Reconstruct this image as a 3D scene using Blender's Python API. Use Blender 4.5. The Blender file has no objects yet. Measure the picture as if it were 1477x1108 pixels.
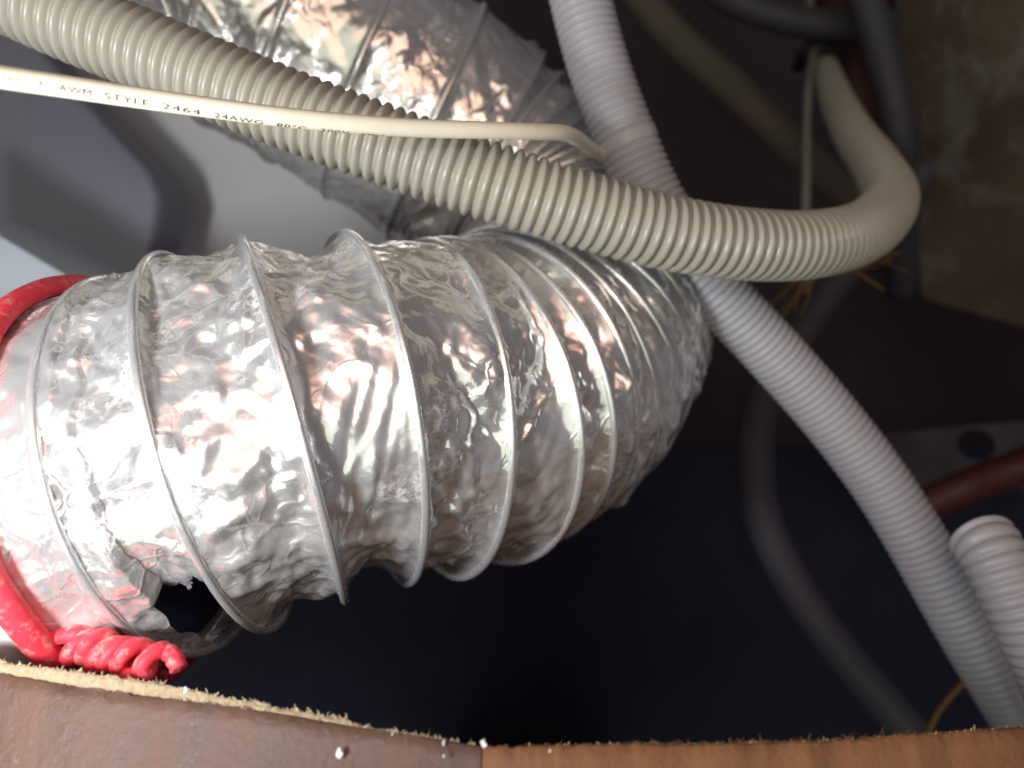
import bpy, math, random
import numpy as np
from mathutils import Vector, Matrix

random.seed(7); np.random.seed(7)
S = bpy.context.scene
COL = S.collection

# ------------------------------------------------------------------ camera
PITCH = math.radians(28)                      # the phone looks up into the ceiling void
CAM = np.array([0.0, 0.0, 2.30])
FPX, CX, CY = 1075.0, 738.5, 554.0
cd = bpy.data.cameras.new('camera'); cam = bpy.data.objects.new('camera', cd); COL.objects.link(cam)
cd.sensor_width = 36.0; cd.lens = 36.0 * FPX / 1477.0
cd.clip_start = 0.005; cd.clip_end = 50
cd.dof.use_dof = True; cd.dof.focus_distance = 0.170; cd.dof.aperture_fstop = 9.5
cam.location = CAM; cam.rotation_euler = (math.pi/2 + PITCH, 0, 0)
S.camera = cam
RX = np.array([1, 0, 0.]); FW = np.array([0, math.cos(PITCH), math.sin(PITCH)]); UP = np.array([0, -math.sin(PITCH), math.cos(PITCH)])
def L(x, y, z):                               # metres right / up / ahead of the phone -> world
    return CAM + RX*x + UP*y + FW*z
def at(px, py, d):
    return L((px-CX)/FPX*d, -(py-CY)/FPX*d, d)
def loc3(px, py, d):
    return np.array([(px-CX)/FPX*d, -(py-CY)/FPX*d, d])

# ------------------------------------------------------------------ world, lamps, exposure
w = bpy.data.worlds.new('World'); S.world = w; w.use_nodes = True
bg = w.node_tree.nodes['Background']; bg.inputs[0].default_value = (0.62, 0.58, 0.72, 1); bg.inputs[1].default_value = 0.06
S.view_settings.view_transform = 'Standard'; S.view_settings.look = 'None'; S.view_settings.exposure = 0.52; S.view_settings.gamma = 1
def area(name, p, target, size, power, color, sy=None):
    l = bpy.data.lights.new(name, 'AREA'); l.energy = power; l.color = color; l.size = size
    if sy: l.shape = 'RECTANGLE'; l.size_y = sy
    o = bpy.data.objects.new(name, l); COL.objects.link(o); o.location = p
    o.rotation_euler = (Vector(target)-Vector(p)).to_track_quat('-Z', 'Y').to_euler()
    return o
tl = area('torch_lamp', L(-0.132, -0.030, 0.018), L(-0.09, 0.015, 0.25), 0.034, 0.285, (0.95, 0.97, 1.0))
tl.data.spread = math.radians(135)
area('phone_flash', L(0.012, 0.040, -0.010), L(0.03, 0.03, 0.25), 0.018, 0.06, (0.93, 0.95, 1.0))
area('room_lamp', (-0.20, -0.66, 1.90), (-.08, .2, 2.42), 1.5, 3.4, (0.92, 1.0, 0.82), 1.2)
area('orange_fill', L(0.05, 0.16, -0.22), L(0, 0, 0.25), 0.36, 0.26, (1.0, 0.36, 0.20), 0.30)  # added unseen orange fill, placed for warm reflections in the foil

# ------------------------------------------------------------------ node helpers
class NT:
    def __init__(s, name):
        s.m = bpy.data.materials.new(name); s.m.use_nodes = True; s.t = s.m.node_tree
        s.b = s.t.nodes['Principled BSDF']; s.out = s.t.nodes['Material Output']
    def n(s, typ, inp=None, **kw):
        nd = s.t.nodes.new(typ)
        for k, v in kw.items(): setattr(nd, k, v)
        for k, v in (inp or {}).items(): s.set(nd.inputs[k], v)
        return nd
    def set(s, sock, v):
        if hasattr(v, 'is_linked') or isinstance(v, bpy.types.NodeSocket): s.t.links.new(v, sock)
        else: sock.default_value = v
    def p(s, **kw):
        names = dict(color='Base Color', rough='Roughness', metal='Metallic', normal='Normal', spec='Specular IOR Level', coat='Coat Weight', coatr='Coat Roughness', sss='Subsurface Weight', trans='Transmission Weight', alpha='Alpha', sheen='Sheen Weight')
        for k, v in kw.items():
            if isinstance(v, tuple) and len(v) == 3: v = v+(1,)
            s.set(s.b.inputs[names[k]], v)
        return s.m
    def coord(s): return s.n('ShaderNodeTexCoord').outputs['Object']
    def noise(s, scale, detail=4, rough=.55, dist=0, vec=None):
        nd = s.n('ShaderNodeTexNoise', {'Scale': scale, 'Detail': detail, 'Roughness': rough, 'Distortion': dist})
        s.t.links.new(vec if vec is not None else s.coord(), nd.inputs['Vector']); return nd.outputs['Fac']
    def ramp(s, fac, stops):
        r = s.n('ShaderNodeValToRGB', {'Fac': fac}); e = r.color_ramp.elements
        while len(e) < len(stops): e.new(.5)
        for x, (pos, c) in zip(e, stops):
            x.position = pos; x.color = tuple(c)+(1,) if len(c) == 3 else c
        return r.outputs['Color']
    def bump(s, h, strength, dist, normal=None):
        b = s.n('ShaderNodeBump', {'Strength': strength, 'Distance': dist, 'Height': h})
        if normal is not None: s.t.links.new(normal, b.inputs['Normal'])
        return b.outputs['Normal']
    def mix(s, f, a, b):
        m = s.n('ShaderNodeMix', data_type='RGBA'); s.set(m.inputs[0], f)
        s.set(m.inputs[6], a+(1,) if isinstance(a, tuple) and len(a) == 3 else a); s.set(m.inputs[7], b+(1,) if isinstance(b, tuple) and len(b) == 3 else b)
        return m.outputs[2]
    def math(s, op, a, b=0.0):
        m = s.n('ShaderNodeMath', operation=op); s.set(m.inputs[0], a); s.set(m.inputs[1], b); return m.outputs[0]
g = lambda v: (v, v, v)
BW = ((0, g(0)), (1, g(1)))

def foil_mat():
    t = NT('aluminium_foil')
    c = t.coord()
    v = t.n('ShaderNodeTexVoronoi', {'Scale': 170, 'Detail': 1.5, 'Roughness': .6}, feature='F1')
    warp = t.n('ShaderNodeTexNoise', {'Scale': 90, 'Detail': 2}); t.t.links.new(c, warp.inputs['Vector'])
    mixv = t.n('ShaderNodeVectorMath', operation='MULTIPLY_ADD'); t.t.links.new(warp.outputs['Color'], mixv.inputs[0])
    mixv.inputs[1].default_value = (.012,)*3; t.t.links.new(c, mixv.inputs[2])
    t.t.links.new(mixv.outputs[0], v.inputs['Vector'])
    patch = t.ramp(t.noise(28, 2), ((.42, g(.0)), (.72, g(1))))
    h = t.math('MULTIPLY', v.outputs['Distance'], patch)
    n1 = t.bump(h, .30, .0016)
    n2 = t.bump(t.noise(700, 2, .5), .06, .0005, n1)
    ve = t.n('ShaderNodeTexVoronoi', {'Scale': 95}, feature='DISTANCE_TO_EDGE'); t.t.links.new(mixv.outputs[0], ve.inputs['Vector'])
    n2 = t.bump(t.math('MULTIPLY', t.ramp(ve.outputs['Distance'], ((0, g(1)), (.07, g(0)))), patch), .35, .0006, n2)
    # limescale-like dust that sticks to the film in small flecked islands
    isl = t.ramp(t.noise(32, 3, .6), ((.58, g(0)), (.70, g(1))))
    fl = t.ramp(t.noise(520, 5, .72), ((.46, g(0)), (.60, g(1))))
    dust = t.math('MULTIPLY', t.math('MULTIPLY', isl, fl), .75)
    haze = t.ramp(t.noise(45, 4, .6), ((.35, g(.17)), (.75, g(.37))))
    rough = t.n('ShaderNodeMix', data_type='FLOAT'); t.set(rough.inputs[0], dust); t.set(rough.inputs[2], haze); rough.inputs[3].default_value = .8
    t.p(color=t.mix(dust, (.83, .83, .82), (.60, .58, .55)), metal=t.math('SUBTRACT', .77, dust), rough=rough.outputs[0], normal=n2)
    t.p(coat=.35, coatr=.06)
    return t.m

def plain(name, color, rough=.5, var=.12, scale=60, bump=.0, bscale=300, spec=.5, metal=0., bdist=.0006, dirt=None):
    t = NT(name)
    f = t.noise(scale, 4)
    c = t.mix(f, tuple(x*(1-var) for x in color), tuple(min(1, x*(1+var)) for x in color))
    if dirt:
        c = t.mix(t.math('MULTIPLY', t.ramp(t.noise(dirt[1], 6, .7), ((.52, g(0)), (.72, g(1)))), dirt[2]), c, dirt[0])
    t.p(color=c, rough=t.ramp(t.noise(scale*2.3, 3), ((.3, g(max(.02, rough-.07))), (.7, g(min(1, rough+.07))))), spec=spec, metal=metal)
    if bump: t.p(normal=t.bump(t.noise(bscale, 4), bump, bdist))
    return t.m

M = {}
M['foil'] = foil_mat()
M['wire'] = plain('film_sleeved_steel_wire', (.82, .82, .82), .24, .03, 200, .06, 300, metal=.75, bdist=.0003)
M['cream'] = plain('cream_pvc', (.34, .325, .265), .34, .06, 40, .10, 900, dirt=((.33, .27, .19), 70, .30), bdist=.0002)
M['white'] = plain('grey_white_pvc', (.37, .365, .39), .40, .05, 40, .10, 900, dirt=((.35, .33, .30), 60, .25), bdist=.0002)
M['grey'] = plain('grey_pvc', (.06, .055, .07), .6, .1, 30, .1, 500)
M['cable'] = plain('ivory_cable_sheath', (.78, .73, .58), .40, .04, 60, .12, 700, dirt=((.5, .43, .30), 120, .20), bdist=.0002)
M['ink'] = plain('grey_print_ink', (.018, .018, .02), .8, .3, 900, spec=.1)
M['red'] = plain('red_vinyl', (.62, .035, .055), .55, .16, 160, .35, 500, dirt=((.66, .42, .33), 330, .65), bdist=.0005, spec=.35)
M['redcut'] = plain('cut_red_vinyl', (.55, .06, .09), .7, .4, 900, .8, 900, bdist=.0008)
M['plastic'] = plain('white_plastic', (.78, .78, .80), .35, .03, 20)
M['housing'] = plain('pale_housing_metal', (.42, .47, .53), .45, .05, 30, .05, 400)
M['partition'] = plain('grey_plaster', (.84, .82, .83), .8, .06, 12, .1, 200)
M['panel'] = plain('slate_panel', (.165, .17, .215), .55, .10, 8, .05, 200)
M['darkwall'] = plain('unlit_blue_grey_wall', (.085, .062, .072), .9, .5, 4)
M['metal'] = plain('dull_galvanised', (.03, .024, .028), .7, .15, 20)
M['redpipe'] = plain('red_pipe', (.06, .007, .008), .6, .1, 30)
M['straw'] = plain('frayed_fibre', (.20, .10, .03), .8, .3, 200)
M['chip'] = plain('pale_wood_fibre', (.72, .60, .40), .9, .2, 400)
M['flake'] = plain('white_plaster_flake', (.75, .73, .70), .9, .1, 200)
M['rubber'] = plain('black_rubber', (.02, .02, .025), .6)
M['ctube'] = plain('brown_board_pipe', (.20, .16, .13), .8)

def concrete_mat():
    t = NT('brown_concrete')
    c = t.ramp(t.noise(7, 8, .65), ((.3, (.15, .105, .07)), (.7, (.26, .195, .13))))
    smear = t.ramp(t.noise(9, 10, .75, .5), ((.53, g(0)), (.70, g(1))))
    c = t.mix(smear, c, (.44, .41, .38))
    t.p(color=c, rough=.9, normal=t.bump(t.noise(60, 8, .7), .7, .004))
    return t.m
M['concrete'] = concrete_mat()

def board_mat(name, a, b, gloss):
    t = NT(name)
    c = t.coord()
    mp = t.n('ShaderNodeMapping', {'Vector': c, 'Scale': (1, 1, .12)})
    f = t.noise(130, 6, .65, .3, mp.outputs[0])
    col = t.ramp(f, ((.28, a), (.72, b)))
    sp = t.ramp(t.noise(700, 5, .75), ((.66, g(0)), (.74, g(1))))
    col = t.mix(t.math('MULTIPLY', sp, .55), col, (.55, .42, .30))
    t.p(color=col, rough=t.ramp(f, ((.3, g(gloss)), (.7, g(gloss+.2)))), normal=t.bump(t.noise(420, 6, .7), .5, .0010))
    return t.m
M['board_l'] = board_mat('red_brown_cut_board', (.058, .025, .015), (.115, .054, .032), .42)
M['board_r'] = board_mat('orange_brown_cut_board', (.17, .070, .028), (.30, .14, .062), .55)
def fibre_mat():
    t = NT('pale_fibre_edge')
    f = t.noise(900, 6, .75)
    t.p(color=t.ramp(f, ((.3, (.36, .25, .14)), (.7, (.62, .50, .33)))), rough=.9, normal=t.bump(f, 1, .0012))
    return t.m
M['fibre'] = fibre_mat()

# ------------------------------------------------------------------ mesh helpers
def mesh_obj(name, verts, faces, mat, parent=None, smooth=True, kind=None, label=None, cat=None, group=None):
    me = bpy.data.meshes.new(name)
    me.from_pydata([tuple(v) for v in verts], [], [tuple(int(i) for i in f) for f in faces]); me.update()
    if smooth: me.polygons.foreach_set('use_smooth', [True]*len(me.polygons))
    me.materials.append(mat)
    o = bpy.data.objects.new(name, me); COL.objects.link(o)
    if parent is not None:
        o.parent = parent; o.matrix_parent_inverse = parent.matrix_world.inverted()
    tag(o, label, cat, group, kind); return o
def tag(o, label=None, cat=None, group=None, kind=None):
    for k, v in (('label', label), ('category', cat), ('group', group), ('kind', kind)):
        if v: o[k] = v
def thing(name, p, label, cat, group=None):
    o = bpy.data.objects.new(name, None); COL.objects.link(o); o.location = tuple(p); o.empty_display_size = .01
    o.matrix_world = Matrix.Translation(Vector(p))
    tag(o, label, cat, group); return o
def unit(v): return v/np.maximum(np.linalg.norm(v, axis=-1, keepdims=True), 1e-12)
def catmull(pts, n=24):
    P = np.array(pts, float); P = np.vstack([2*P[0]-P[1], P, 2*P[-1]-P[-2]])
    out = []
    for i in range(1, len(P)-2):
        t = np.linspace(0, 1, n, endpoint=False)[:, None]
        a, b, c, d = P[i-1], P[i], P[i+1], P[i+2]
        out.append(.5*((2*b)+(-a+c)*t+(2*a-5*b+4*c-d)*t**2+(-a+3*b-3*c+d)*t**3))
    return np.vstack(out+[P[-2:-1]])
def resample(C, step):
    seg = np.linalg.norm(np.diff(C, axis=0), axis=1); s = np.r_[0, np.cumsum(seg)]
    n = max(2, int(s[-1]/step)+1); q = np.linspace(0, s[-1], n)
    return np.stack([np.interp(q, s, C[:, k]) for k in range(C.shape[1])], 1), q
def frames(C, ref=None):
    T = unit(np.gradient(C, axis=0))
    u = np.array(ref if ref is not None else UP, float)
    U = np.zeros_like(C)
    for i in range(len(C)):
        u = u-T[i]*np.dot(u, T[i]); u /= np.linalg.norm(u); U[i] = u
    return T, U, np.cross(T, U)
def tube_mesh(C, R, seg=20, caps=True, ref=None, ecc=None):
    C = np.asarray(C, float); R = np.broadcast_to(np.asarray(R, float), (len(C),))
    T, U, V = frames(C, ref)
    a = np.linspace(0, 2*math.pi, seg, endpoint=False)
    k = 1.0 if ecc is None else ecc
    v = C[:, None]+R[:, None, None]*(np.cos(a)[None, :, None]*U[:, None]+k*np.sin(a)[None, :, None]*V[:, None])
    v = v.reshape(-1, 3); n = len(C)
    i, j = np.meshgrid(np.arange(n-1), np.arange(seg), indexing='ij'); jn = (j+1) % seg
    f = np.stack([i*seg+j, i*seg+jn, (i+1)*seg+jn, (i+1)*seg+j], -1).reshape(-1, 4).tolist()
    if caps: f += [list(range(seg))[::-1], [(n-1)*seg+q for q in range(seg)]]
    return v, f
def px_path(pts, step, n=24):
    return resample(catmull([at(*p) for p in pts], n), step)
def tube(name, pts, r, mat, step=.004, seg=18, **kw):
    C, s = px_path(pts, step); v, f = tube_mesh(C, r, seg); return mesh_obj(name, v, f, mat, **kw)
def conduit_mesh(pts, R, pitch, groove, seg=36, sub=9, power=.8, step=None, collar=None):
    C, s = px_path(pts, pitch/sub)
    r = R-groove+groove*np.abs(np.sin(math.pi*s/pitch))**power
    if collar is not None: r = collar(C, s, r)
    return tube_mesh(C, r, seg)
def box_mesh(o, a, b, c):                     # corner + three edge vectors
    o, a, b, c = map(np.array, (o, a, b, c))
    v = [o, o+a, o+a+b, o+b, o+c, o+a+c, o+a+b+c, o+b+c]
    f = [(0, 3, 2, 1), (4, 5, 6, 7), (0, 1, 5, 4), (1, 2, 6, 5), (2, 3, 7, 6), (3, 0, 4, 7)]
    return v, f
def bevel(o, width, seg=3):
    m = o.modifiers.new('bevel', 'BEVEL'); m.width = width; m.segments = seg; m.limit_method = 'ANGLE'
    return o

# creased value noise: straight-sided facets, like crumpled foil
TAB = np.random.RandomState(3).rand(256, 256)
def tri_noise(x, y, seed=0):
    sk = (x+y)*0.36602540378; a = x+sk; b = y+sk
    i = np.floor(a).astype(int); j = np.floor(b).astype(int); fx = a-i; fy = b-j
    h = lambda p, q: TAB[(p+seed*37) & 255, (q+seed*91) & 255]
    up = fx > fy
    h0 = h(i, j); h1 = np.where(up, h(i+1, j), h(i, j+1)); h2 = h(i+1, j+1)
    big = np.where(up, fx, fy); small = np.where(up, fy, fx)
    return h0*(1-big)+h1*(big-small)+h2*small-.5
def smooth_noise(x, y, seed=0):
    i = np.floor(x).astype(int); j = np.floor(y).astype(int); fx = x-i; fy = y-j
    fx = fx*fx*(3-2*fx); fy = fy*fy*(3-2*fy)
    h = lambda p, q: TAB[(p+seed*53) & 255, (q+seed*17) & 255]
    return (h(i, j)*(1-fx)+h(i+1, j)*fx)*(1-fy)+(h(i, j+1)*(1-fx)+h(i+1, j+1)*fx)*fy-.5

# ------------------------------------------------------------------ setting: the ceiling void
def quad(name, P, mat, kind='structure', **kw):
    # a wall of some thickness from four corner points (near face given), thickened away from the phone
    P = [np.array(p) for p in P]; n = np.cross(P[1]-P[0], P[3]-P[0]); n /= np.linalg.norm(n)
    c = sum(P)/4
    if np.dot(n, c-CAM) < 0: n = -n
    Q = [p+n*.02 for p in P]
    f = [(0, 1, 2, 3), (7, 6, 5, 4)]+[(i, i+4, (i+1) % 4+4, (i+1) % 4) for i in range(4)]
    return mesh_obj(name, P+Q, f, mat, smooth=False, kind=kind, **kw)
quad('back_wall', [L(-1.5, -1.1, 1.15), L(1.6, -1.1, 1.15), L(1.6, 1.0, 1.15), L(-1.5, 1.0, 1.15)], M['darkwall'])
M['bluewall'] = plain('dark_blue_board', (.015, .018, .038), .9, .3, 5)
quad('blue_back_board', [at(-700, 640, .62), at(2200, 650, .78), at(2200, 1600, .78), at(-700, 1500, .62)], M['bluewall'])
quad('concrete_wall', [at(1255, -420, .92), at(1330, 430, .88), at(2300, 700, .42), at(2300, -600, .42)], M['concrete'])
quad('grey_partition', [at(-500, -500, .44), at(600, -420, .52), at(640, 620, .52), at(-500, 620, .44)], M['partition'])

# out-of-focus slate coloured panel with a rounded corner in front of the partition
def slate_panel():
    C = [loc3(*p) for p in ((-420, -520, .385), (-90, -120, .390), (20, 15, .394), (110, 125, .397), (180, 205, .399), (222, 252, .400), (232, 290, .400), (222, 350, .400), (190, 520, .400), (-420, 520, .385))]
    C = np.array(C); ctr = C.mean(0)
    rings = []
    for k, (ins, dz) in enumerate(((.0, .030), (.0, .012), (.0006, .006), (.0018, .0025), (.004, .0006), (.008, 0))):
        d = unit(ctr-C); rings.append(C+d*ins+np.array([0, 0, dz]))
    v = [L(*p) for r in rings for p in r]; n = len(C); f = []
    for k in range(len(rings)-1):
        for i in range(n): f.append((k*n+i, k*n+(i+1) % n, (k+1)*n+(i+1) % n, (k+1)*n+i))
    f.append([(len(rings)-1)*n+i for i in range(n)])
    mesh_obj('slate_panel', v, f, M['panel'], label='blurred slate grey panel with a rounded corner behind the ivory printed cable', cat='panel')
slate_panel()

# ------------------------------------------------------------------ the foil duct
R0 = .050
# each turn of the wire: picture place of its centre, depth, yaw and lean of its plane, radius
KEY = [(95, 712, .199, -12, 15, .0490), (186, 688, .199, -6, 13, .0492), (252, 664, .199, -4, 12, .0498), (328, 634, .2005, 5, 12, .0500), (425, 605, .2055, 17, 10, .0505),
       (535, 592, .2155, 22, 5, .0500), (620, 592, .2270, 30, 1, .0492)]
cen = [loc3(*k[:3]) for k in KEY]
def yawlean(yaw, lean):
    y, l = math.radians(yaw), math.radians(lean)
    return np.array([math.cos(y)*math.cos(l), math.sin(l), math.sin(y)*math.cos(l)])
nor = [yawlean(k[3], k[4]) for k in KEY]
rad = [k[5] for k in KEY]
# the hairpin and the run back over the top
B = loc3(692, 228, .325); f_dir = unit(np.array([.76, .08, .64])); r_dir = unit(np.array([-.85, .50, -.12]))
A5 = cen[-1]
mid = (A5+B)/2; out_dir = unit(f_dir-r_dir); sag = .050
def arc(t):                                   # cubic Bezier hairpin
    k, k2 = .070, .082
    P0, P1, P2, P3 = A5, A5+f_dir*k, B-r_dir*k2, B
    p = (1-t)**3*P0+3*(1-t)**2*t*P1+3*(1-t)*t*t*P2+t**3*P3
    d = 3*(1-t)**2*(P1-P0)+6*(1-t)*t*(P2-P1)+3*t*t*(P3-P2)
    return p, unit(d)
NB = 20
for i in range(1, NB+1):
    p, d = arc(i/NB); cen.append(p); nor.append(d); rad.append(.0506 if i < 9 else .0494)
for q in ((602, 165, .317), (513, 108, .311), (425, 52, .306), (335, -6, .301), (240, -66, .297), (140, -130, .292), (30, -200, .288)):
    cen.append(loc3(*q)); nor.append(unit(cen[-1]-cen[-2])); rad.append(.0495)
nor[NB+len(KEY)-1] = unit(nor[NB+len(KEY)-1]+nor[NB+len(KEY)])
cen, nor, rad = np.array(cen), np.array(nor), np.array(rad)
NT_ = len(cen)
PER = 480                                     # samples per turn
from_s = np.arange(NT_)
def interp(A, s):
    A = np.asarray(A, float); one = A.ndim == 1
    if one: A = A[:, None]
    i = np.clip(np.floor(s).astype(int), 0, len(A)-2); t = (s-i)[:, None]
    g_ = lambda k: A[np.clip(k, 0, len(A)-1)]
    a, b, c, d = g_(i-1), g_(i), g_(i+1), g_(i+2)
    r = .5*((2*b)+(-a+c)*t+(2*a-5*b+4*c-d)*t**2+(-a+3*b-3*c+d)*t**3)
    return r[:, 0] if one else r
sl = np.arange(0, (NT_-1)*PER+1)/PER          # helix parameter, in turns
Cs = interp(cen, sl); Ns = unit(interp(nor, sl)); Rs = interp(rad, sl)
u = np.array([0, 1., 0]); Us = np.zeros_like(Cs)
for i in range(len(sl)):
    u = u-Ns[i]*np.dot(u, Ns[i]); u /= np.linalg.norm(u); Us[i] = u
Vs = np.cross(Ns, Us)
# the near side of turn k sits on key k
th = 2*math.pi*sl
# angle 0 = front (towards phone), running top -> front -> bottom
front = -Vs if np.dot(Vs[0], np.array([0, 0, 1.])) > 0 else Vs
radial = np.cos(th)[:, None]*front-np.sin(th)[:, None]*Us
# wires are bent by hand: gentle ovality per turn
oval = 1+.016*np.sin(2*th+1.7*sl)*np.clip(sl-2, 0, 1)
# keep the turn flat (ring like) on the near half, with the pitch taken up gradually
H = Cs+radial*(Rs*oval)[:, None]
Hwire = Cs+radial*(Rs*oval+.0006)[:, None]
duct = thing('flexible_duct', L(*cen[3]), 'silver foil duct with wire coils, bent into a hairpin, torn beside the red tie', 'duct')

def build_foil():
    W = 40
    n = len(sl)-PER
    wv = np.linspace(0, 1, W+1)
    A, Bv = H[:n], H[PER:PER+n]; ca, cb = Cs[:n], Cs[PER:PER+n]
    s = sl[:n][:, None]; av = 360*(s-2)
    J0 = int(round(.40*W)); w0 = J0/W
    lo = w0+np.exp(-(av/170)**8)*(.13*tri_noise(av/16., av*0+2.2, 61)+.05*tri_noise(av/5., av*0+.7, 62)-.02-.17*np.clip((av-52)/22, 0, 1))
    Wg = np.where(wv[None, :] <= w0, wv[None, :]/w0*lo, lo+(wv[None, :]-w0)/(1-w0)*(1-lo))
    P = A[:, None]*(1-Wg)[..., None]+Bv[:, None]*Wg[..., None]
    Cc = ca[:, None]*(1-Wg)[..., None]+cb[:, None]*Wg[..., None]
    Rd = unit(P-Cc)
    gap = np.linalg.norm(A-Bv, axis=1)[:, None]
    uu = (s*2*math.pi*R0)+0*Wg; vv = Wg*gap
    ss = s+Wg
    ang = (2*math.pi*s+0*Wg)
    mask = (4*Wg*(1-Wg))**.75
    edge = np.clip(np.minimum(Wg, 1-Wg)*gap/.0036, 0, 1)
    # how loose the film is: slack where the wires are squeezed together
    slack = np.clip(1.25-gap/.026, .12, 1.0)
    sagd = .0050*slack*(1+.9*smooth_noise(uu/.045, s*1.7, 2))
    sagd = np.where(ss < 2.1, sagd*.35, sagd)
    low = np.clip(-np.cos(ang-math.pi/2*3.0), 0, 1)
    # deep pinches under and over the slack turns near the torn end
    pinch = np.exp(-((ss-4.55)/.42)**2)*.0052+np.exp(-((ss-3.55)/.35)**2)*.0040
    topbot = np.abs(np.sin(ang))**3
    sagd = sagd+pinch*topbot
    # outside of the hairpin billows a little between wires
    inb = np.clip((ss-7.2)/1.5, 0, 1)*np.clip((17.5-ss)/1.5, 0, 1)
    outer = np.clip((Rd@out_dir), -1, 1)
    sagd = sagd*(1-inb)+inb*np.where(outer > 0, -.0026*outer, .004*-outer)
    d = -sagd*mask
    # diagonal tension folds, elongated from wire to wire
    wx = smooth_noise(uu/.03, vv/.02, 5)*.010
    for q, (pitch_, amp, sl_) in enumerate(((.016, .0036, .55), (.0080, .0024, -.35), (.0050, .0012, .9))):
        x = (uu+vv*sl_*2.2+wx)/pitch_
        d = d+amp*tri_noise(x, vv/(.055)+s*3.1, 11+q)*edge*(.55+.45*mask)*(.6+.8*smooth_noise(uu/.05, s*2.3+q, 8+q))*np.clip(slack+.35, 0, 1)
    # crumple facets
    for q, (cell, amp) in enumerate(((.019, .0050), (.0092, .0040), (.0045, .0018), (.0023, .0006))):
        wu = smooth_noise(uu/(cell*2), vv/(cell*2), 21+q)*cell*.6; wv2 = smooth_noise(uu/(cell*2), vv/(cell*2), 31+q)*cell*.6
        calm = np.where(ss > NB+6.2, .36, .92)*(np.clip(gap/.017, .32, 1) if q < 2 else np.clip(gap/.012, .5, 1))
        loc = calm*np.clip(.55+1.2*smooth_noise(uu/.035, vv/.03+s*.9, 41+q), .1, 1.3)
        d = d+amp*tri_noise((uu+wu)/cell, (vv+wv2)/cell, 15+q)*edge*(loc if q else calm)
    # thin pinched creases running slantwise over the film
    for q, (a_, b_, cell) in enumerate(((1.0, 1.7, .034), (1.0, -1.2, .040), (.35, 1.0, .026), (1.0, .2, .022))):
        c_ = tri_noise((uu*a_+vv*b_+wx*.6)/cell, (uu*b_*.35-vv*a_*.35)/cell+s*1.3, 81+q)
        d = d+(.00085, .00075, .0006, .0006)[q]*np.clip(1-np.abs(c_)/.045, 0, 1)*edge*np.clip(.4+1.6*smooth_noise(uu/.03, vv/.02+s, 91+q), 0, 1)
    # a small lip: film hugs the wire
    d = np.where(ss < 1.9, d*.45, d)
    d = d+.0009*np.exp(-(np.minimum(Wg, 1-Wg)*gap/.0016)**2)
    P = P+Rd*d[..., None]
    # along-axis jitter
    ax = unit(Bv-A)[:, None]
    P = P+ax*(.0022*tri_noise((uu+wx)/.012, vv/.014+s*5.7, 51)*edge)[..., None]
    # tear beside turn 2: a slit down the near side that opens into a wide hole underneath
    keep = np.ones((n-1, W), bool)
    a = av[:-1]; jj = np.arange(W)[None, :]; q = (jj+.5-J0)/(W-J0)
    top = 47-12*q+7*tri_noise(q*5+a*0, a*0+3.3, 63)+3*tri_noise(q*14+a*0, a*0+1.1, 64)
    keep &= ~((jj >= J0) & (q < .985) & (a > top) & (a < 150+8*tri_noise(q*6+a*0, a*0+8.1, 65)))
    keep &= ~((jj == J0) & (a > 40) & (a < 62))
    a1_ = np.radians(360*sl[:n-1][:, None])
    keep &= ~((ss[:-1, :-1]) < .62+.24*np.sin(a1_)+.10*tri_noise(a1_*4, a1_*0+4.4, 66))
    right = np.clip((Wg-lo)/.02, 0, 1)
    sink = np.clip((av-6)/40, 0, 1)**1.4*np.clip((175-av)/20, 0, 1)*right*np.exp(-np.clip(Wg-lo, 0, 1)/.42)*np.clip((1-Wg)/.25, 0, 1)
    P = P-Rd*(.0062*sink)[..., None]
    lip = np.exp(-((av-12)/45)**2)*np.exp(-((lo-Wg)/.12)**2)*(1-right)
    P = P+Rd*(.0016*lip)[..., None]
    Pw = CAM+P[..., 0:1]*RX+P[..., 1:2]*UP+P[..., 2:3]*FW
    idx = np.arange(n*(W+1)).reshape(n, W+1)
    f = np.stack([idx[:-1, :-1], idx[1:, :-1], idx[1:, 1:], idx[:-1, 1:]], -1)[keep]
    me = bpy.data.meshes.new('foil_skin')
    me.from_pydata(Pw.reshape(-1, 3).tolist(), [], f.reshape(-1, 4).tolist()); me.update()
    me.polygons.foreach_set('use_smooth', [True]*len(me.polygons)); me.materials.append(M['foil'])
    o = bpy.data.objects.new('foil_skin', me); COL.objects.link(o); o.parent = duct; o.matrix_parent_inverse = duct.matrix_world.inverted()
build_foil()
Hw = CAM+Hwire[:, 0:1]*RX+Hwire[:, 1:2]*UP+Hwire[:, 2:3]*FW
for k in range(1, NT_-1):
    i0, i1 = k*PER-PER//2, min(k*PER+PER//2, len(sl)-1)
    C = Hw[i0:i1+1:6]
    if k == 1: continue
    v, f = tube_mesh(C, .00110, 12, caps=True)
    mesh_obj('wire_coil', v, f, M['wire'], duct)

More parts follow.
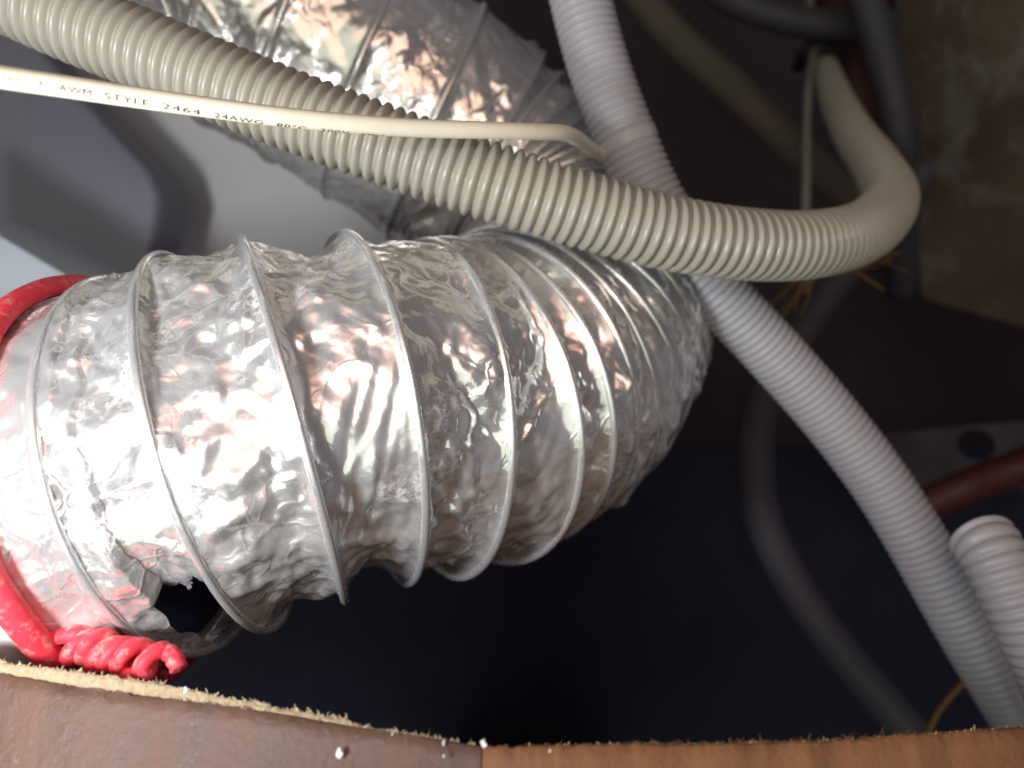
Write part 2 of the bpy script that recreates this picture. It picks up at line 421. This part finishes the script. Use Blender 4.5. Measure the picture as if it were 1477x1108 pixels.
# ------------------------------------------------------------------ white collar, red tie, housing
c0, n0 = cen[1], nor[1]
e1 = unit(np.array([0, 1., 0])-n0*n0[1]); e2 = np.cross(n0, e1)
def ring_pts(c, n, r, m=120, a0=0, a1=360):
    a = np.radians(np.linspace(a0, a1, m)); return c+r*(np.cos(a)[:, None]*e1+np.sin(a)[:, None]*e2)
def lathe(name, prof, mat, parent=None, seg=96, **kw):   # prof: (axial offset from the tie, radius)
    v, f = [], []
    for x, r in prof:
        a = np.linspace(0, 2*math.pi, seg, endpoint=False)
        for p in c0+n0*x+r*(np.cos(a)[:, None]*e1+np.sin(a)[:, None]*e2): v.append(L(*p))
    for i in range(len(prof)-1):
        for j in range(seg): f.append((i*seg+j, i*seg+(j+1) % seg, (i+1)*seg+(j+1) % seg, (i+1)*seg+j))
    return mesh_obj(name, v, f, mat, parent, **kw)
collar = lathe('duct_collar', [(.0075, .0425), (.0075, .0448), (.006, .0454), (0, .0460), (-.004, .0470), (-.012, .0486), (-.016, .0492), (-.060, .0498), (-.0615, .053), (-.070, .054), (-.0705, .043), (.0075, .0425)], M['plastic'],
      label='white plastic collar under the red tie at the duct end', cat='collar')
M['hole_dark'] = plain('hole_dark_blue', (.018, .024, .06), .6, .2, 40)
lathe('hole_dark_disc', [(.0060, .0004), (.0066, .020), (.0085, .0418), (.0085, .0446), (.0070, .0440), (.0045, .020), (.0042, .0004)], M['hole_dark'], collar)  # added disc: the torn hole's darkness put in as a dark blue part
tie = thing('cable_tie', L(*(c0-e1*R0)), 'red vinyl covered tie wire wrapped around the duct, its ends twisted together', 'tie')
rp = ring_pts(c0, n0, .0522, 200)
wob = .0007*np.sin(np.linspace(0, 40, 200))[:, None]
rp = rp+n0*wob
T_, U_, V_ = frames(rp, n0)
vv, ff = tube_mesh(np.array([L(*p) for p in rp]), .0033, 16, caps=False, ref=(RX*n0[0]+UP*n0[1]+FW*n0[2]), ecc=.78)
mesh_obj('loop', vv, ff, M['red'], tie)
def twist():
    a0, a1 = loc3(110, 932, .158), loc3(256, 969, .150)
    ax = unit(a1-a0); e = unit(np.cross(ax, np.array([0, 0, 1.]))); h = np.cross(ax, e)
    ln = np.linalg.norm(a1-a0)
    for ph, ext in ((0, 1.0), (math.pi, .80)):
        t = np.linspace(0, ext, 140); pit = .0062
        ang = ph+2*math.pi*np.minimum(t, ext-.17)*ln/pit
        r = .0027+.0003*np.sin(9*t+ph)
        C = a0+ax*(t*ln)[:, None]+(r*np.cos(ang))[:, None]*e+(r*np.sin(ang))[:, None]*h
        C = C+.0008*np.sin(t*7+ph)[:, None]*e
        # splay the cut ends
        C = C+((np.clip(t-ext+.12, 0, 1)/.12)**2*.0014)[:, None]*(e*math.cos(ph)+np.array([0, 0, -.5]))
        # run from the loop into the twist
        lead = np.linspace(0, 1, 14)[:-1, None]
        src = c0+.0512*unit(C[0]-c0-n0*np.dot(C[0]-c0, n0))+e*.001*math.cos(ph)
        C = np.vstack([src*(1-lead)+C[0]*lead, C])
        v, f = tube_mesh(np.array([L(*p) for p in C]), .00175+.00010*np.sin(np.arange(len(C))*.7), 14)
        st = mesh_obj('twisted_strand', v, f, M['red'], tie)
        d = unit(C[-1]-C[-4]); q = np.linspace(0, 1, 5)
        v, f = tube_mesh(np.array([L(*p) for p in C[-1]+d*(q*.0007)[:, None]]), .0018*np.array([1.02, 1.0, .9, .6, .15]), 14)
        mesh_obj('cut_end', v, f, M['redcut'], st)
twist()

hs = thing('heater_housing', at(-40, 380, .27), 'pale blue grey housing edge poking out behind the duct end', 'housing')
o_ = loc3(-160, 246, .27); a_ = loc3(190, 452, .285)-o_; dn = np.array([.004, -.026, -.012]); bk = np.array([.02, -.012, .08])
v, f = box_mesh(L(*o_), RX*a_[0]+UP*a_[1]+FW*a_[2], RX*dn[0]+UP*dn[1]+FW*dn[2], RX*bk[0]+UP*bk[1]+FW*bk[2])
bevel(mesh_obj('edge_rail', v, f, M['housing'], hs, smooth=False), .001)
o2 = o_+dn*1.02+np.array([0, 0, -.004]); dn2 = np.array([.006, -.03, .004])
v, f = box_mesh(L(*o2), RX*a_[0]+UP*a_[1]+FW*a_[2], RX*dn2[0]+UP*dn2[1]+FW*dn2[2], RX*bk[0]+UP*bk[1]+FW*bk[2])
bevel(mesh_obj('side_plate', v, f, M['plastic'], hs, smooth=False), .001)

# ------------------------------------------------------------------ conduits
def add_conduit(name, pts, R, pitch, groove, mat, label, group=None, **kw):
    v, f = conduit_mesh(pts, R, pitch, groove, **kw)
    return mesh_obj(name, v, f, mat, label=label, cat='conduit', group=group)
G = 'corrugated conduits in the ceiling void'
add_conduit('corrugated_conduit', [(-190, -105, .196), (-60, -45, .196), (60, 12, .197), (180, 62, .198), (300, 112, .199), (430, 164, .200), (560, 211, .201), (700, 260, .203), (830, 300, .207), (960, 335, .213),
            (1080, 353, .222), (1180, 352, .236), (1252, 330, .258), (1283, 286, .296), (1263, 240, .345), (1230, 192, .41), (1204, 138, .52), (1188, 88, .65), (1180, 30, .74), (1172, -60, .80), (1160, -200, .84)],
            .0108, .0034, .0022, M['cream'], 'cream corrugated conduit sweeping across under the ivory printed cable and curling back', G)
white_pts = [(800, -230, .252), (826, -60, .252), (845, 30, .2525), (868, 110, .253), (900, 195, .2535), (940, 285, .255), (995, 375, .258), (1060, 450, .262), (1130, 525, .266), (1200, 605, .268), (1265, 690, .268), (1322, 780, .266),
             (1370, 865, .264), (1420, 950, .262), (1475, 1040, .260), (1540, 1150, .258)]
def joint(C, s, r):
    d = np.linalg.norm(C-at(905, 208, .2536), axis=1); i = int(np.argmin(d)); x = s-s[i]
    r = np.where((x > -.0030) & (x < .0005), np.maximum(r, .01055)+.0001, r)
    return np.where(x < -.003, r*.985+.0001, r)
add_conduit('corrugated_conduit', white_pts, .0106, .0027, .0011, M['white'], 'long white corrugated conduit running steeply down behind the cream conduit', G, power=.8, collar=joint)
add_conduit('corrugated_conduit', [(1412, 772, .232), (1432, 800, .226), (1458, 850, .221), (1490, 915, .218), (1530, 1000, .216), (1600, 1160, .212)], .0098, .0032, .0012, M['white'],
            'short white conduit end with pale ribs by the frame edge below the red pipe', G)
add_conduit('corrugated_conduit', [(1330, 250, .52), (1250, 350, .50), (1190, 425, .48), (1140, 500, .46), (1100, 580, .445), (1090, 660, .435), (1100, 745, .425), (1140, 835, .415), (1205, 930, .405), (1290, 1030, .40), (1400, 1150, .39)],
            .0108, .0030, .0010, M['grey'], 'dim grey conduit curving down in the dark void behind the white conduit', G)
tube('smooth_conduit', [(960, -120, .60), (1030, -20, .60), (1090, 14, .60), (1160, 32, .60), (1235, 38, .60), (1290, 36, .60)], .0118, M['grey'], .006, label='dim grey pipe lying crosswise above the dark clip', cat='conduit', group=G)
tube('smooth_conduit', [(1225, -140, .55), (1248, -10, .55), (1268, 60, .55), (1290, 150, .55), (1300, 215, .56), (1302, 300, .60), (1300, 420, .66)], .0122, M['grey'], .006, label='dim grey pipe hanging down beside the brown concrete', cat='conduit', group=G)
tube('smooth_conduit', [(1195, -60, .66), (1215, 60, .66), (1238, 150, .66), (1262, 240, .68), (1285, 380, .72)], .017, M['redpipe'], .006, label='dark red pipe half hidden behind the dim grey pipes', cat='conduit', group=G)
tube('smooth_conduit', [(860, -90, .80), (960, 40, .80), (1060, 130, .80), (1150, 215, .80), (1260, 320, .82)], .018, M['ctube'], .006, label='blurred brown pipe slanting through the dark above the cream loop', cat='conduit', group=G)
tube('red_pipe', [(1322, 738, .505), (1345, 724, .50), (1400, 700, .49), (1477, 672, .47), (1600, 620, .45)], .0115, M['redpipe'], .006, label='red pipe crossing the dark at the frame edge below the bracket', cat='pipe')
cl = thing('pipe_clip', at(1186, 72, .62), 'black rubber clip above the cream conduit where it turns upward', 'clip')
C, s_ = px_path([(1152, 96, .655), (1160, 78, .625), (1182, 70, .615), (1206, 74, .625), (1216, 92, .655)], .002)
v, f = tube_mesh(C, .0058, 12); mesh_obj('band', v, f, M['rubber'], cl)
C, s_ = px_path([(1184, 72, .625), (1181, 58, .64), (1178, 30, .68)], .002); v, f = tube_mesh(C, .011, 12); mesh_obj('stem', v, f, M['rubber'], cl)
tube('thin_cable', [(1178, 60, .63), (1171, 90, .60), (1166, 130, .54), (1164, 190, .49), (1163, 260, .46), (1162, 330, .44), (1163, 420, .42)], .0027, M['cream'], .004, 12, label='thin cream cable hanging straight down inside the conduit loop', cat='cable')

# dim metal bracket with a hole, far back
def bracket():
    br = thing('metal_bracket', at(1330, 700, .60), 'dim grey metal bracket with a hole in the dark below the concrete', 'bracket')
    o = loc3(1240, 628, .60); a = loc3(1560, 600, .54)-o; b = loc3(1258, 712, .59)-o
    seg = 32; hc = .53, .32; v, f = [], []
    for z in (0, .004):
        for i in range(seg):
            t = 2*math.pi*i/seg; v.append((hc[0]+.085*math.cos(t), hc[1]+.26*math.sin(t), z))
        for i in range(seg):
            t = 2*math.pi*i/seg; c, s = math.cos(t), math.sin(t); k = 1/max(abs(c), abs(s))
            x, y = hc[0]+(1-hc[0] if c > 0 else hc[0])*c*k, hc[1]+(1-hc[1] if s > 0 else hc[1])*s*k
            v.append((x, y, z))
    m = seg
    for i in range(m):
        j = (i+1) % m
        f += [(i, j, m+j, m+i), (2*m+i, 3*m+i, 3*m+j, 2*m+j), (i, 2*m+i, 2*m+j, j), (m+i, m+j, 3*m+j, 3*m+i)]
    mesh_obj('plate', [L(*(o+a*x+b*y+np.array([0, 0, z]))) for x, y, z in v], f, M['metal'], br, smooth=False)
    o = o+b; v, f = box_mesh(L(*o), RX*a[0]+UP*a[1]+FW*a[2], RX*0-UP*.004+FW*0, RX*0+UP*.01+FW*.05)
    mesh_obj('flange', v, f, M['metal'], br, smooth=False)
    return br
bracket()
def tuft(c, spread, n, lab):
    t = thing('fibre_tuft', at(*c), lab, 'fibre')
    rs = np.random.RandomState(int(c[0]))
    for i in range(n):
        p0 = np.array(c)+np.array([rs.uniform(-8, 8), rs.uniform(-8, 8), 0]); d = np.array(spread)*rs.uniform(.6, 1.1)+np.array([rs.uniform(-28, 28), rs.uniform(-22, 22), 0])
        C, s = px_path([p0, p0+d*.5+np.array([rs.uniform(-12, 12), rs.uniform(-10, 10), 0]), p0+d+np.array([0, 0, rs.uniform(-.01, .01)])], .002)
        v, f = tube_mesh(C, rs.uniform(.0005, .0014)*np.linspace(1, .4, len(C)), 6); mesh_obj('strand', v, f, M['straw'], t)
tuft((1170, 395, .36), (-55, 65, 0), 9, 'tuft of brown frayed fibres under the cream conduit bend')
tuft((1215, 372, .37), (85, 22, 0), 7, 'brown frayed fibres spreading towards the concrete beside the conduit bend')
tube('thin_wire', [(1330, 1075, .33), (1352, 1030, .33), (1375, 1000, .33), (1398, 978, .33), (1430, 955, .33)], .0012, M['straw'], .003, 8, label='thin tan wire arching in the dark by the board', cat='wire')

# ------------------------------------------------------------------ printed cable
CR = .0021
cab_pts = [(-160, 84, .128), (-60, 100, .133), (0, 111, .137), (100, 126, .143), (200, 141, .149), (300, 155, .155), (400, 168, .161), (500, 178, .168), (600, 185, .176), (700, 188, .185), (770, 190, .194), (812, 192, .203), (832, 200, .214), (850, 213, .232), (868, 224, .252), (890, 238, .272), (920, 260, .285)]
cab = thing('printed_cable', at(300, 155, .155), 'ivory round cable printed with grey lettering stretched across the cream conduit', 'cable')
CC, cs = px_path(cab_pts, .0012)
v, f = tube_mesh(CC, CR*(1+.008*np.sin(cs*90)), 44); mesh_obj('sheath', v, f, M['cable'], cab)
CT, CU, CV = frames(CC)
def cab_frame(s):
    q = lambda A: np.array([np.interp(s, cs, A[:, k]) for k in range(3)])
    c, t, = q(CC), unit(q(CT)); view = unit(CAM-c)
    fr = unit(view-t*np.dot(view, t)); dn = np.cross(t, fr)
    if np.dot(dn, UP) > 0: dn = -dn
    return c, t, fr, dn
scr = (np.array([[np.dot(p-CAM, RX)/np.dot(p-CAM, FW) for p in CC]])*FPX+CX)[0]
def s_of_px(x): return float(np.interp(x, scr, cs))
def put_text(txt, x0, x1, height, a0, a1, mirror=False):
    cu = bpy.data.curves.new('t', 'FONT'); cu.body = txt; cu.size = 1; cu.resolution_u = 3; cu.space_character = 1.12; cu.offset = -.004
    to = bpy.data.objects.new('t', cu); COL.objects.link(to); bpy.context.view_layer.update()
    me = bpy.data.meshes.new_from_object(to.evaluated_get(bpy.context.evaluated_depsgraph_get())); bpy.data.objects.remove(to)
    import bmesh
    bm = bmesh.new(); bm.from_mesh(me); bmesh.ops.triangulate(bm, faces=bm.faces[:])
    for _ in range(3):
        long_ = [e for e in bm.edges if e.calc_length() > .16]
        if long_: bmesh.ops.subdivide_edges(bm, edges=long_, cuts=1); bmesh.ops.triangulate(bm, faces=bm.faces[:])
    bm.to_mesh(me); bm.free()
    co = np.array([v.co for v in me.vertices])
    xs = (co[:, 0]-co[:, 0].min())/np.ptp(co[:, 0]); ys = (co[:, 1]-.35)
    if mirror: xs = 1-xs
    s0, s1 = s_of_px(x0), s_of_px(x1)
    for i, vtx in enumerate(me.vertices):
        c, t, fr, dn = cab_frame(s0+(s1-s0)*xs[i]); a = math.radians(a0+(a1-a0)*xs[i])-ys[i]*height/CR
        vtx.co = Vector(c+(CR*1.028)*(math.cos(a)*fr+math.sin(a)*dn))
    me.materials.clear(); me.materials.append(M['ink']); me.name = 'lettering'
    o = bpy.data.objects.new('lettering', me); COL.objects.link(o); o.parent = cab; o.matrix_parent_inverse = cab.matrix_world.inverted()
put_text('UU', 4, 25, .0014, 2, 2, True)
put_text('RU', 47, 60, .0014, 4, 4, True)
put_text('AWM', 84, 131, .00165, 8, 13)
put_text('STYLE', 150, 214, .00165, 14, 22)
put_text('2464', 233, 288, .00165, 24, 34)
put_text('24AWG', 308, 378, .00165, 38, 50)
put_text('80\u00b0C', 398, 440, .00165, 54, 60)
put_text('300V', 461, 502, .00165, 62, 68)
put_text('VW-1', 520, 552, .00165, 70, 76)

# ------------------------------------------------------------------ cut ceiling boards round the access opening
WD = np.array([0, 0, -1.0])
def board(name, pts, thick, depth, mat, label, tilt):
    # pts: top edge in the picture; the cut face drops straight down from it
    C, s = px_path(pts, .0007, 12); rs = np.random.RandomState(abs(int(pts[0][0]))+5)
    n = len(C); x = s/.004
    rag = .00022*tri_noise(s/.0016, s*0, 3)+.00035*smooth_noise(s/.009, s*0, 4)+.00012*rs.randn(n)
    T = unit(np.gradient(C, axis=0)); away = unit(np.cross(WD, T)); 
    if np.dot(away[0], FW) < 0: away = -away
    th_ = thing(name, C[0]+WD*depth, label, 'board')
    rows = [C+away*thick+WD*.0004, C+away*.0006+UP*rag[:, None], C+WD*.0004+UP*(.6*rag[:, None])]
    for q in np.linspace(.003, depth, 9): rows.append(C+WD*q+tilt*away*q+away*(.00025*smooth_noise(s/.012, s*0+q*90, 7))[:, None])
    rows.append(rows[-1]+away*thick)
    v = np.vstack(rows); f = []
    for k in range(len(rows)-1):
        for i in range(n-1): f.append((k*n+i, k*n+i+1, (k+1)*n+i+1, (k+1)*n+i))
    mesh_obj('cut_face', v, f, mat, th_)
    return th_, C, s, away, T
def fuzz(parent, C, T, away, count, lmin, lmax, mat, rs, name='frayed_fibres', up=1.0, spread=.0004):
    v, f = [], []
    for k in range(count):
        i = rs.randint(2, len(C)-2); p = C[i]+away[i]*rs.uniform(-.0002, spread)
        d = unit(UP*up+T[i]*rs.uniform(-1.2, 1.2)-FW*rs.uniform(-.2, .8)); ln = lmin+(lmax-lmin)*rs.rand()**3; w_ = rs.uniform(.00004, .00012)
        side = unit(np.cross(d, FW))*w_; b = len(v); bend = unit(rs.randn(3))*ln*.25; th2 = unit(np.cross(d, side))*w_
        m_ = p+d*ln*.55+bend; e = p+d*ln
        v += [p-side, p+side, p+th2, m_-side*.7, m_+side*.7, m_+th2*.7, e]
        f += [(b, b+1, b+4, b+3), (b+1, b+2, b+5, b+4), (b+2, b, b+3, b+5), (b+3, b+4, b+6), (b+4, b+5, b+6), (b+5, b+3, b+6)]
    mesh_obj(name, v, f, mat, parent, smooth=False, kind='stuff')
def flakes(parent, spots, mat, rs):
    for (px, py, d, r) in spots:
        c = at(px, py, d); v, f = [], []
        m = 9; ph = rs.rand(m)*.9+.35
        for z in (0, -.0004):
            for i in range(m):
                a = 2*math.pi*i/m; v.append(c+RX*(r*.6*ph[i]*math.cos(a))+UP*(r*ph[i]*math.sin(a))+FW*(z+rs.uniform(-.0002, .0002)))
        f = [tuple(range(m, 2*m))]+[(i, (i+1) % m, m+(i+1) % m, m+i) for i in range(m)]
        mesh_obj('plaster_flake', v, f, mat, parent, smooth=False)
rs = np.random.RandomState(9)
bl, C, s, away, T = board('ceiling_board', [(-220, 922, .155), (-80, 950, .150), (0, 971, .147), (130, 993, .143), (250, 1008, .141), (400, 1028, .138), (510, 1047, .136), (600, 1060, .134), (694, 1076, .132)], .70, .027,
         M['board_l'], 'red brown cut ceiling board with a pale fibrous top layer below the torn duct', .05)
fuzz(bl, C[int(len(C)*.5):], T[int(len(C)*.5):], away[int(len(C)*.5):], 260, .0002, .0012, M['chip'], rs)
# pale fibre layer lying on top of the board, broken off half way along
def fibre_layer():
    top = [(-220, 902, .1565), (-80, 932, .1515), (0, 955, .1485), (130, 972, .1445), (250, 991, .1425), (400, 1020, .1395), (505, 1039, .1375)]
    bot = [(-220, 921, .1560), (-80, 951, .1510), (0, 973, .1480), (130, 994, .1440), (250, 1009, .1420), (400, 1029, .1390), (515, 1049, .1370)]
    Ct, s = px_path(top, .0004, 12); Cb, sb = px_path(bot, .0004, 12); n = min(len(Ct), len(Cb))
    Ct, Cb = Ct[np.linspace(0, len(Ct)-1, n).astype(int)], Cb[np.linspace(0, len(Cb)-1, n).astype(int)]; s = np.linspace(0, 1, n)*s[-1]
    rag = .00035*tri_noise(s/.0012, s*0, 71)+.0003*smooth_noise(s/.004, s*0, 72)
    Ct = Ct+UP*rag[:, None]; HZ = np.array([0, 1., 0]); rows = [Cb+HZ*.007, Ct+HZ*.007, Ct+HZ*.0005]
    for q in np.linspace(0, 1, 6): rows.append(Ct*(1-q)+Cb*q-FW*(.0004*math.sin(math.pi*q)+.0002*tri_noise(s/.002, s*0+q*5, 73))[:, None])
    v = np.vstack(rows); f = [(k*n+i, k*n+i+1, (k+1)*n+i+1, (k+1)*n+i) for k in range(len(rows)-1) for i in range(n-1)]
    f.append([k*n+n-1 for k in range(len(rows))])
    mesh_obj('fibre_layer', v, f, M['fibre'], bl)
    fuzz(bl, Ct, unit(np.gradient(Ct, axis=0)), np.tile(FW, (n, 1)), 420, .0002, .0014, M['chip'], rs)
fibre_layer()
flakes(bl, [(490, 1086, .1335, .0011), (640, 1070, .1325, .0005), (566, 1058, .133, .0004), (268, 995, .1405, .0007), (640, 1090, .131, .0003)], M['flake'], rs)
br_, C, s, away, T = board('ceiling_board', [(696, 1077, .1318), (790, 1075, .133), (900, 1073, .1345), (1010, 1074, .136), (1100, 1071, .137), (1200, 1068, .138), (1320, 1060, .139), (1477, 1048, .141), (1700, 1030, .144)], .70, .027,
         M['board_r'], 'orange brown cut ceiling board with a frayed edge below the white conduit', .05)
fuzz(br_, C, T, away, 420, .0001, .0008, M['board_r'], rs)
fuzz(br_, C, T, away, 60, .0002, .0012, M['chip'], rs)
i0 = int(np.argmin(np.linalg.norm(C-at(1115, 1072, .137), axis=1)))
fuzz(br_, C[i0-40:i0+40], T[i0-40:i0+40], away[i0-40:i0+40], 160, .001, .0032, M['straw'], rs, 'torn_fibres', .35, .001)
flakes(br_, [(697, 1071, .131, .0008), (700, 1073, .1306, .0005), (793, 1082, .131, .0003)], M['flake'], rs)
